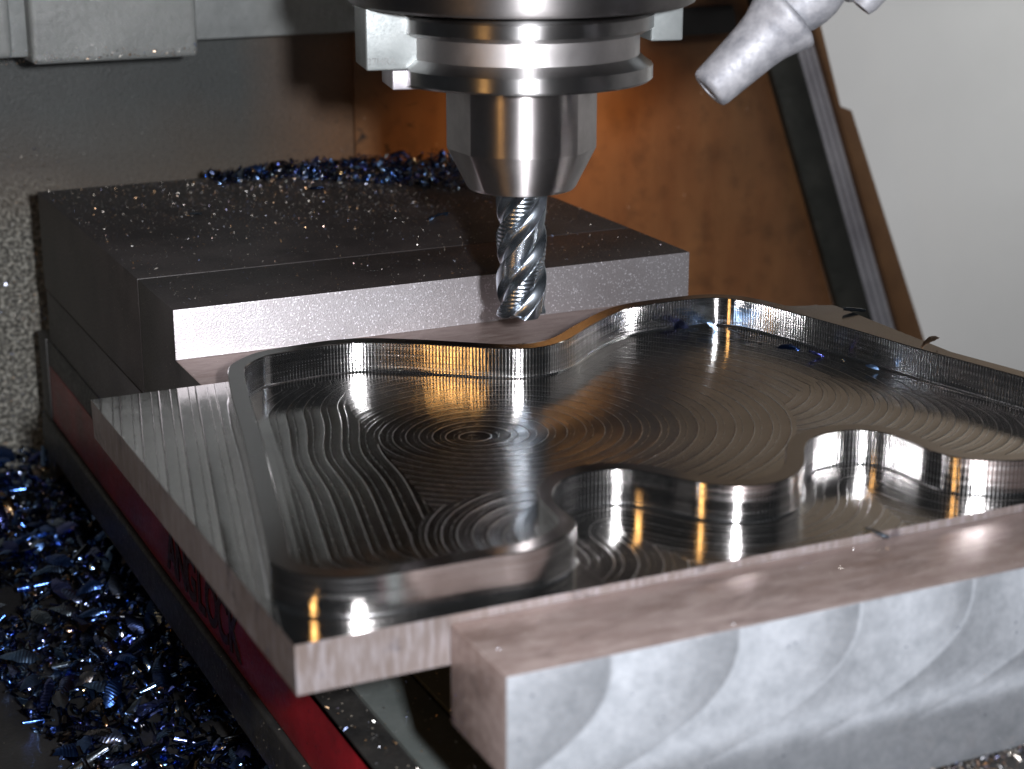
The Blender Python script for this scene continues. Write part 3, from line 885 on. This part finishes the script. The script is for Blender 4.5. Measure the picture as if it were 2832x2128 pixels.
def chip_grid(kind, seed, L, W):
    r = random.Random(seed); V = []; F = []
    if kind == 'leaf':
        nu, nv = 7, 4; bend = r.uniform(0.5, 1.4); twist = r.uniform(-0.5, 0.5); cup = r.uniform(0.3, 0.9)
        for i in range(nu):
            s_ = i / (nu - 1); wd = W * (math.sin(math.pi * min(1, 0.12 + s_ * 0.86)) ** 0.6) * (1 + r.uniform(-.12, .12))
            for j in range(nv):
                v = j / (nv - 1) - 0.5
                X = (s_ - 0.5) * L + (v * W * 0.45)
                if i in (0, nu - 1): X += r.uniform(-.08, .08) * L
                Y = v * wd; Z = cup * W * (0.25 - v * v) * 0.9 + bend * L * 0.16 * (1 - (2 * s_ - 1) ** 2) + r.uniform(-.02, .02) * W
                Z += (0.04 * W if i % 2 else -0.04 * W)
                c, sn = math.cos(twist * (s_ - .5)), math.sin(twist * (s_ - .5))
                V.append((X, Y * c - Z * sn, Y * sn + Z * c))
    elif kind == 'needle':
        nu, nv = 4, 6; k_ = r.uniform(0.6, 0.85)
        for i in range(nu):
            s_ = i / (nu - 1); rr = W * 0.20 * (0.55 + 0.45 * math.sin(math.pi * (0.15 + 0.75 * s_)))
            for j in range(nv):
                a = 2 * math.pi * k_ * j / (nv - 1) + s_ * 0.7
                V.append(((s_ - .5) * L, rr * math.cos(a), rr * math.sin(a) + r.uniform(-.03, .03)))
    else:
        nu, nv = 9, 2; tu = r.uniform(1.0, 1.5)
        for i in range(nu):
            s_ = i / (nu - 1); a = s_ * tu * 2 * math.pi * 0.8; rr = L * (0.10 + 0.14 * s_)
            for j in range(nv):
                V.append((rr * math.cos(a), (j - .5) * W * (0.5 + .3 * s_) + s_ * 0.8, rr * math.sin(a)))
    for i in range(nu - 1):
        for j in range(nv - 1):
            a = i * nv + j; F.append((a, a + 1, a + nv + 1, a + nv))
    return np.array(V), F


KINDS = []
for s_ in range(6): KINDS.append(('leaf', chip_grid('leaf', s_, rng.uniform(6.5, 10.0), rng.uniform(2.8, 4.6))))
for s_ in range(4): KINDS.append(('needle', chip_grid('needle', s_ + 10, rng.uniform(8.5, 12.5), 4.6)))
for s_ in range(2): KINDS.append(('curl', chip_grid('curl', s_ + 20, 5.5, 2.4)))
chip_meshes = []
for kd, (V, F) in KINDS:
    me = bpy.data.meshes.new('chip_' + kd); me.from_pydata((V * S).tolist(), [], F); me.update()
    me.materials.append(M['chip'] if kd == 'leaf' else M['chip2']); me.shade_smooth(); chip_meshes.append(me)


def put_chip(loc, rot, sc, label, group, idx=None, name='metal_chip'):
    if idx is None:
        rr = rng.random(); idx = rng.randrange(0, 6) if rr < 0.72 else (rng.randrange(6, 10) if rr < 0.95 else rng.randrange(10, 12))
    o = bpy.data.objects.new(name, chip_meshes[idx]); COL.objects.link(o)
    o.location = Vector(loc) * S; o.rotation_euler = rot; o.scale = (sc, sc, sc)
    return props(o, label, 'metal chip', group)


def heap_z(x, y):
    e = min(1, max(0, (y - 105 + 0.30 * (x + 125)) / 30.0))
    near = math.exp(-((x + 80) / 26.0) ** 2)
    return -104.3 + 2.0 * e + 5.5 * e * near + 1.3 * math.sin(x * .31) * math.cos(y * .23) + 3.0 * max(0, (y - 250) / 60)


def in_heap(x, y):
    if y > 317 or x > -60: return False
    # bare patch of table in the lower left and a small one at the left
    lim = 148 - (x + 120) * 6.5 if x > -121 else 148
    if y < lim + 7 * math.sin(x * .5) and y < 150: 
        if x < -101 + (y - 95) * -0.12 + 3 * math.sin(y * 0.3): return False
    if (x + 109) ** 2 / 50 + (y - 203) ** 2 / 130 < 1: return False
    return True


def rnd_rot(flat=0.5):
    return (rng.gauss(0, flat), rng.gauss(0, flat), rng.uniform(0, 6.283))


GROUP1 = 'blue metal chips heaped on the table'
LAB1 = 'curled blue metal chip in the heap on the dark table beside the vise'
count = 0
while count < 245:
    x_ = rng.uniform(-135, -66); y_ = rng.uniform(60, 316)
    if not in_heap(x_, y_): continue
    if x_ < -66 - 0.30 * (y_ - 60) * 0 - 62 + 0.0: continue
    put_chip((x_, y_, heap_z(x_, y_) + rng.uniform(1.5, 3.6)), rnd_rot(0.42), rng.uniform(0.85, 1.35), LAB1, GROUP1)
    count += 1


def merge(items, name, mat, parent=None):
    """items: (V, F, matrix) -> one mesh"""
    VV = []; FF = []; o_ = 0
    for V, F, Mx in items:
        R = np.array(Mx)[:3, :3]; T = np.array(Mx)[:3, 3]
        VV.append(V @ R.T + T); FF += [tuple(i + o_ for i in f) for f in F]; o_ += len(V)
    return mesh(name, np.vstack(VV), FF, mat, parent, smooth=True)


def trs(loc, rot, sc):
    return Matrix.Translation(loc) @ Euler(rot).to_matrix().to_4x4() @ Matrix.Scale(sc, 4)


items = []
while len(items) < 5200:
    x_ = rng.uniform(-160, -60); y_ = rng.uniform(40, 317)
    if not in_heap(x_, y_): continue
    kd, (V, F) = KINDS[rng.randrange(0, 12) if rng.random() < 0.3 else rng.randrange(0, 6)]
    items.append((V, F, trs((x_, y_, heap_z(x_, y_) + rng.uniform(-1.0, 2.2)), rnd_rot(0.6), rng.uniform(0.2, 0.62))))
o = merge(items, 'fine_chips', M['chip2']); props(o, 'fine blue and bronze swarf filling the heap between the larger chips on the table', 'swarf', kind='stuff')

# chips on the back of the rear jaw
GROUP2 = 'blue metal chips piled along the back of the rear jaw'
for i in range(42):
    y_ = rng.uniform(238, 275); x_ = -12 + rng.random() ** 0.8 * 84
    y_ = max(y_, 268 - max(0, x_ - 20) * 0.75)
    if y_ > 277: y_ = rng.uniform(262, 275)
    put_chip((x_, y_, 12.8 + rng.uniform(0.4, 3.2) * (0.5 + 0.5 * min(1, (x_ + 12) / 30))), rnd_rot(0.5), rng.uniform(0.45, 0.8),
             'dark blue metal chip piled along the back edge of the rear jaw', GROUP2)
items = []
for i in range(1500):
    x_ = -16 + rng.random() * 92; lo_ = 262 - max(0, x_ - 10) * 1.05
    y_ = rng.uniform(lo_, 277)
    kd, (V, F) = KINDS[rng.randrange(0, 12)]
    hgt = max(0.2, min(1, (y_ - lo_) / 14)) * (1.0 if x_ > 0 else 0.6)
    items.append((V, F, trs((x_, y_, 12.2 + rng.random() * 3.2 * hgt), rnd_rot(0.6), rng.uniform(0.15, 0.40))))
o = merge(items, 'fine_chips', M['chip2']); props(o, 'fine dark swarf banked along the back edge of the black rear jaw', 'swarf', kind='stuff')

# single chips one can point at
put_chip((-38, 214, 13.0), (0.2, 0.1, 0.1), 0.4, 'lone short blue chip lying on the left of the black jaw top', None, 6)
put_chip((29, 176, 13.2), (0.2, 0.3, 2.6), 0.75, 'lone dark chip lying on the black jaw top left of the end mill', None, 1)
put_chip((10, 237, 13.0), (0.1, 0.1, 0.3), 0.6, 'lone bright blue needle chip on the jaw top just before the pile', None, 7)
pc = [((53.5, 69.2, 1.2), (0.5, 0.2, 0.4), 1.0, 0, 'spiky blue chip in the pocket corner against the back wall'),
      ((60.5, 67.6, 1.3), (0.2, 0.5, -0.3), 0.85, 2, 'blue chip against the pocket back wall, right of the spiky one'),
      ((65.5, 60.5, 1.0), (0.4, 0.2, -1.0), 0.6, 6, 'thin brown chip at the foot of the pocket wall, below the back corner'),
      ((68.6, 53.0, 1.0), (0.3, 0.4, 0.9), 0.5, 10, 'small curled bronze chip on the pocket floor near the right wall'),
      ((68.8, 40.5, 1.1), (0.4, 0.1, -0.7), 0.75, 4, 'blue chip on the pocket floor in the middle of the right wall row'),
      ((73.0, 34.0, 1.0), (0.3, 0.4, -0.2), 0.55, 8, 'dark needle chip on the pocket floor close to the right wall'),
      ((75.8, 25.5, 1.0), (0.6, 0.1, 0.6), 0.6, 11, 'curled shiny bronze chip by the right pocket wall before the seam'),
      ((78.6, 17.5, 1.0), (0.4, 0.3, -0.9), 0.55, 3, 'dark bronze chip at the foot of the right wall, lowest of the row')]
for l_, r_, s_, i_, lab in pc: put_chip(l_, r_, s_ * 0.8, lab, None, i_)
put_chip((91.0, 43.5, 8.3), (0.25, 0.15, -0.15), 0.62, 'pale thread-like chip lying across the top of the raised wall, back right', None, 9)
put_chip((88.8, 8.6, 8.6), (0.3, -0.25, 0.1), 0.6, 'blue chip with a lifted tail on top of the right raised wall', None, 5)
put_chip((15.0, -71.5, 0.0), (0.3, 0.2, -0.9), 0.55, 'small brown chip on the inner edge of the pink front jaw ledge', None, 7)

# swarf dust: tiny flakes as one mass each
def flakes(n, fn, lo, hi, name, label):
    V = np.zeros((n * 4, 3)); F = []
    for i in range(n):
        c, nrm_ = fn()
        s_ = rng.uniform(lo, hi) * (2.0 if rng.random() < 0.06 else 1.0)
        a = rng.uniform(0, 6.28); R_ = np.array(Euler((rng.gauss(0, .5), rng.gauss(0, .5), a)).to_matrix())
        tri = np.array([(s_, 0, 0), (-s_ * .5, s_ * .5, 0), (-s_ * .5, -s_ * .5, 0.1 * s_), (0, 0, s_ * .5)])
        if rng.random() < .3: tri[:, 0] *= 2.0
        V[i * 4:i * 4 + 4] = tri @ R_.T + np.array(c)
        b = i * 4; F += [(b, b + 1, b + 2), (b, b + 1, b + 3), (b + 1, b + 2, b + 3), (b + 2, b, b + 3)]
    o = mesh(name, V, F, M['dust']); return props(o, label, 'swarf', kind='stuff')


def jaw_top():
    while True:
        x_ = rng.uniform(-74, 77); y_ = rng.uniform(107, 275)
        if rng.random() < 0.06 + 0.95 * max(0, (y_ - 150) / 125) ** 1.5 * (0.25 + 0.75 * min(1, (x_ + 75) / 80)): return (x_, y_, 12.15), None


flakes(11000, jaw_top, 0.07, 0.30, 'swarf_dust', 'glittering fine metal dust scattered over the black top of the rear jaw')


def bed_top():
    x_ = rng.uniform(-75, -20)
    return (x_, rng.uniform(-90, 20), -49.0 if x_ > -51.9 else -49.1), None
flakes(500, bed_top, 0.15, 0.5, 'swarf_dust', 'glittering metal grit on the grey vise bed below the plate corner')


def carr_top():
    return (rng.uniform(0, 77), rng.uniform(-110, -94.6), -40.0 + rng.uniform(0, 1.5) * 1.0), None
flakes(900, carr_top, 0.2, 0.7, 'swarf_dust', 'dark bronze grit gathered at the foot of the bright front jaw')


def wall_bits():
    return (rng.uniform(-90, -58), 319.6, rng.uniform(-104, 20)), None
flakes(900, wall_bits, 0.15, 0.5, 'swarf_dust', 'metal splinters stuck to the rough crusted wall left of the vise')


def ledge_bits():
    x_ = rng.uniform(-110, -20)
    return (x_, 254.5 if x_ < -23 else 293.6, 57.5 + abs(rng.gauss(0, 1.6))), None
flakes(420, ledge_bits, 0.12, 0.4, 'swarf_dust', 'oily metal grit clinging to the lower edge of the grey head casting')


def ledge_dust():
    return (rng.uniform(-74, 77), rng.uniform(-94, -72), -1.4), None
flakes(420, ledge_dust, 0.05, 0.13, 'swarf_dust', 'sparse pale metal dust lying on the pink top of the front jaw')
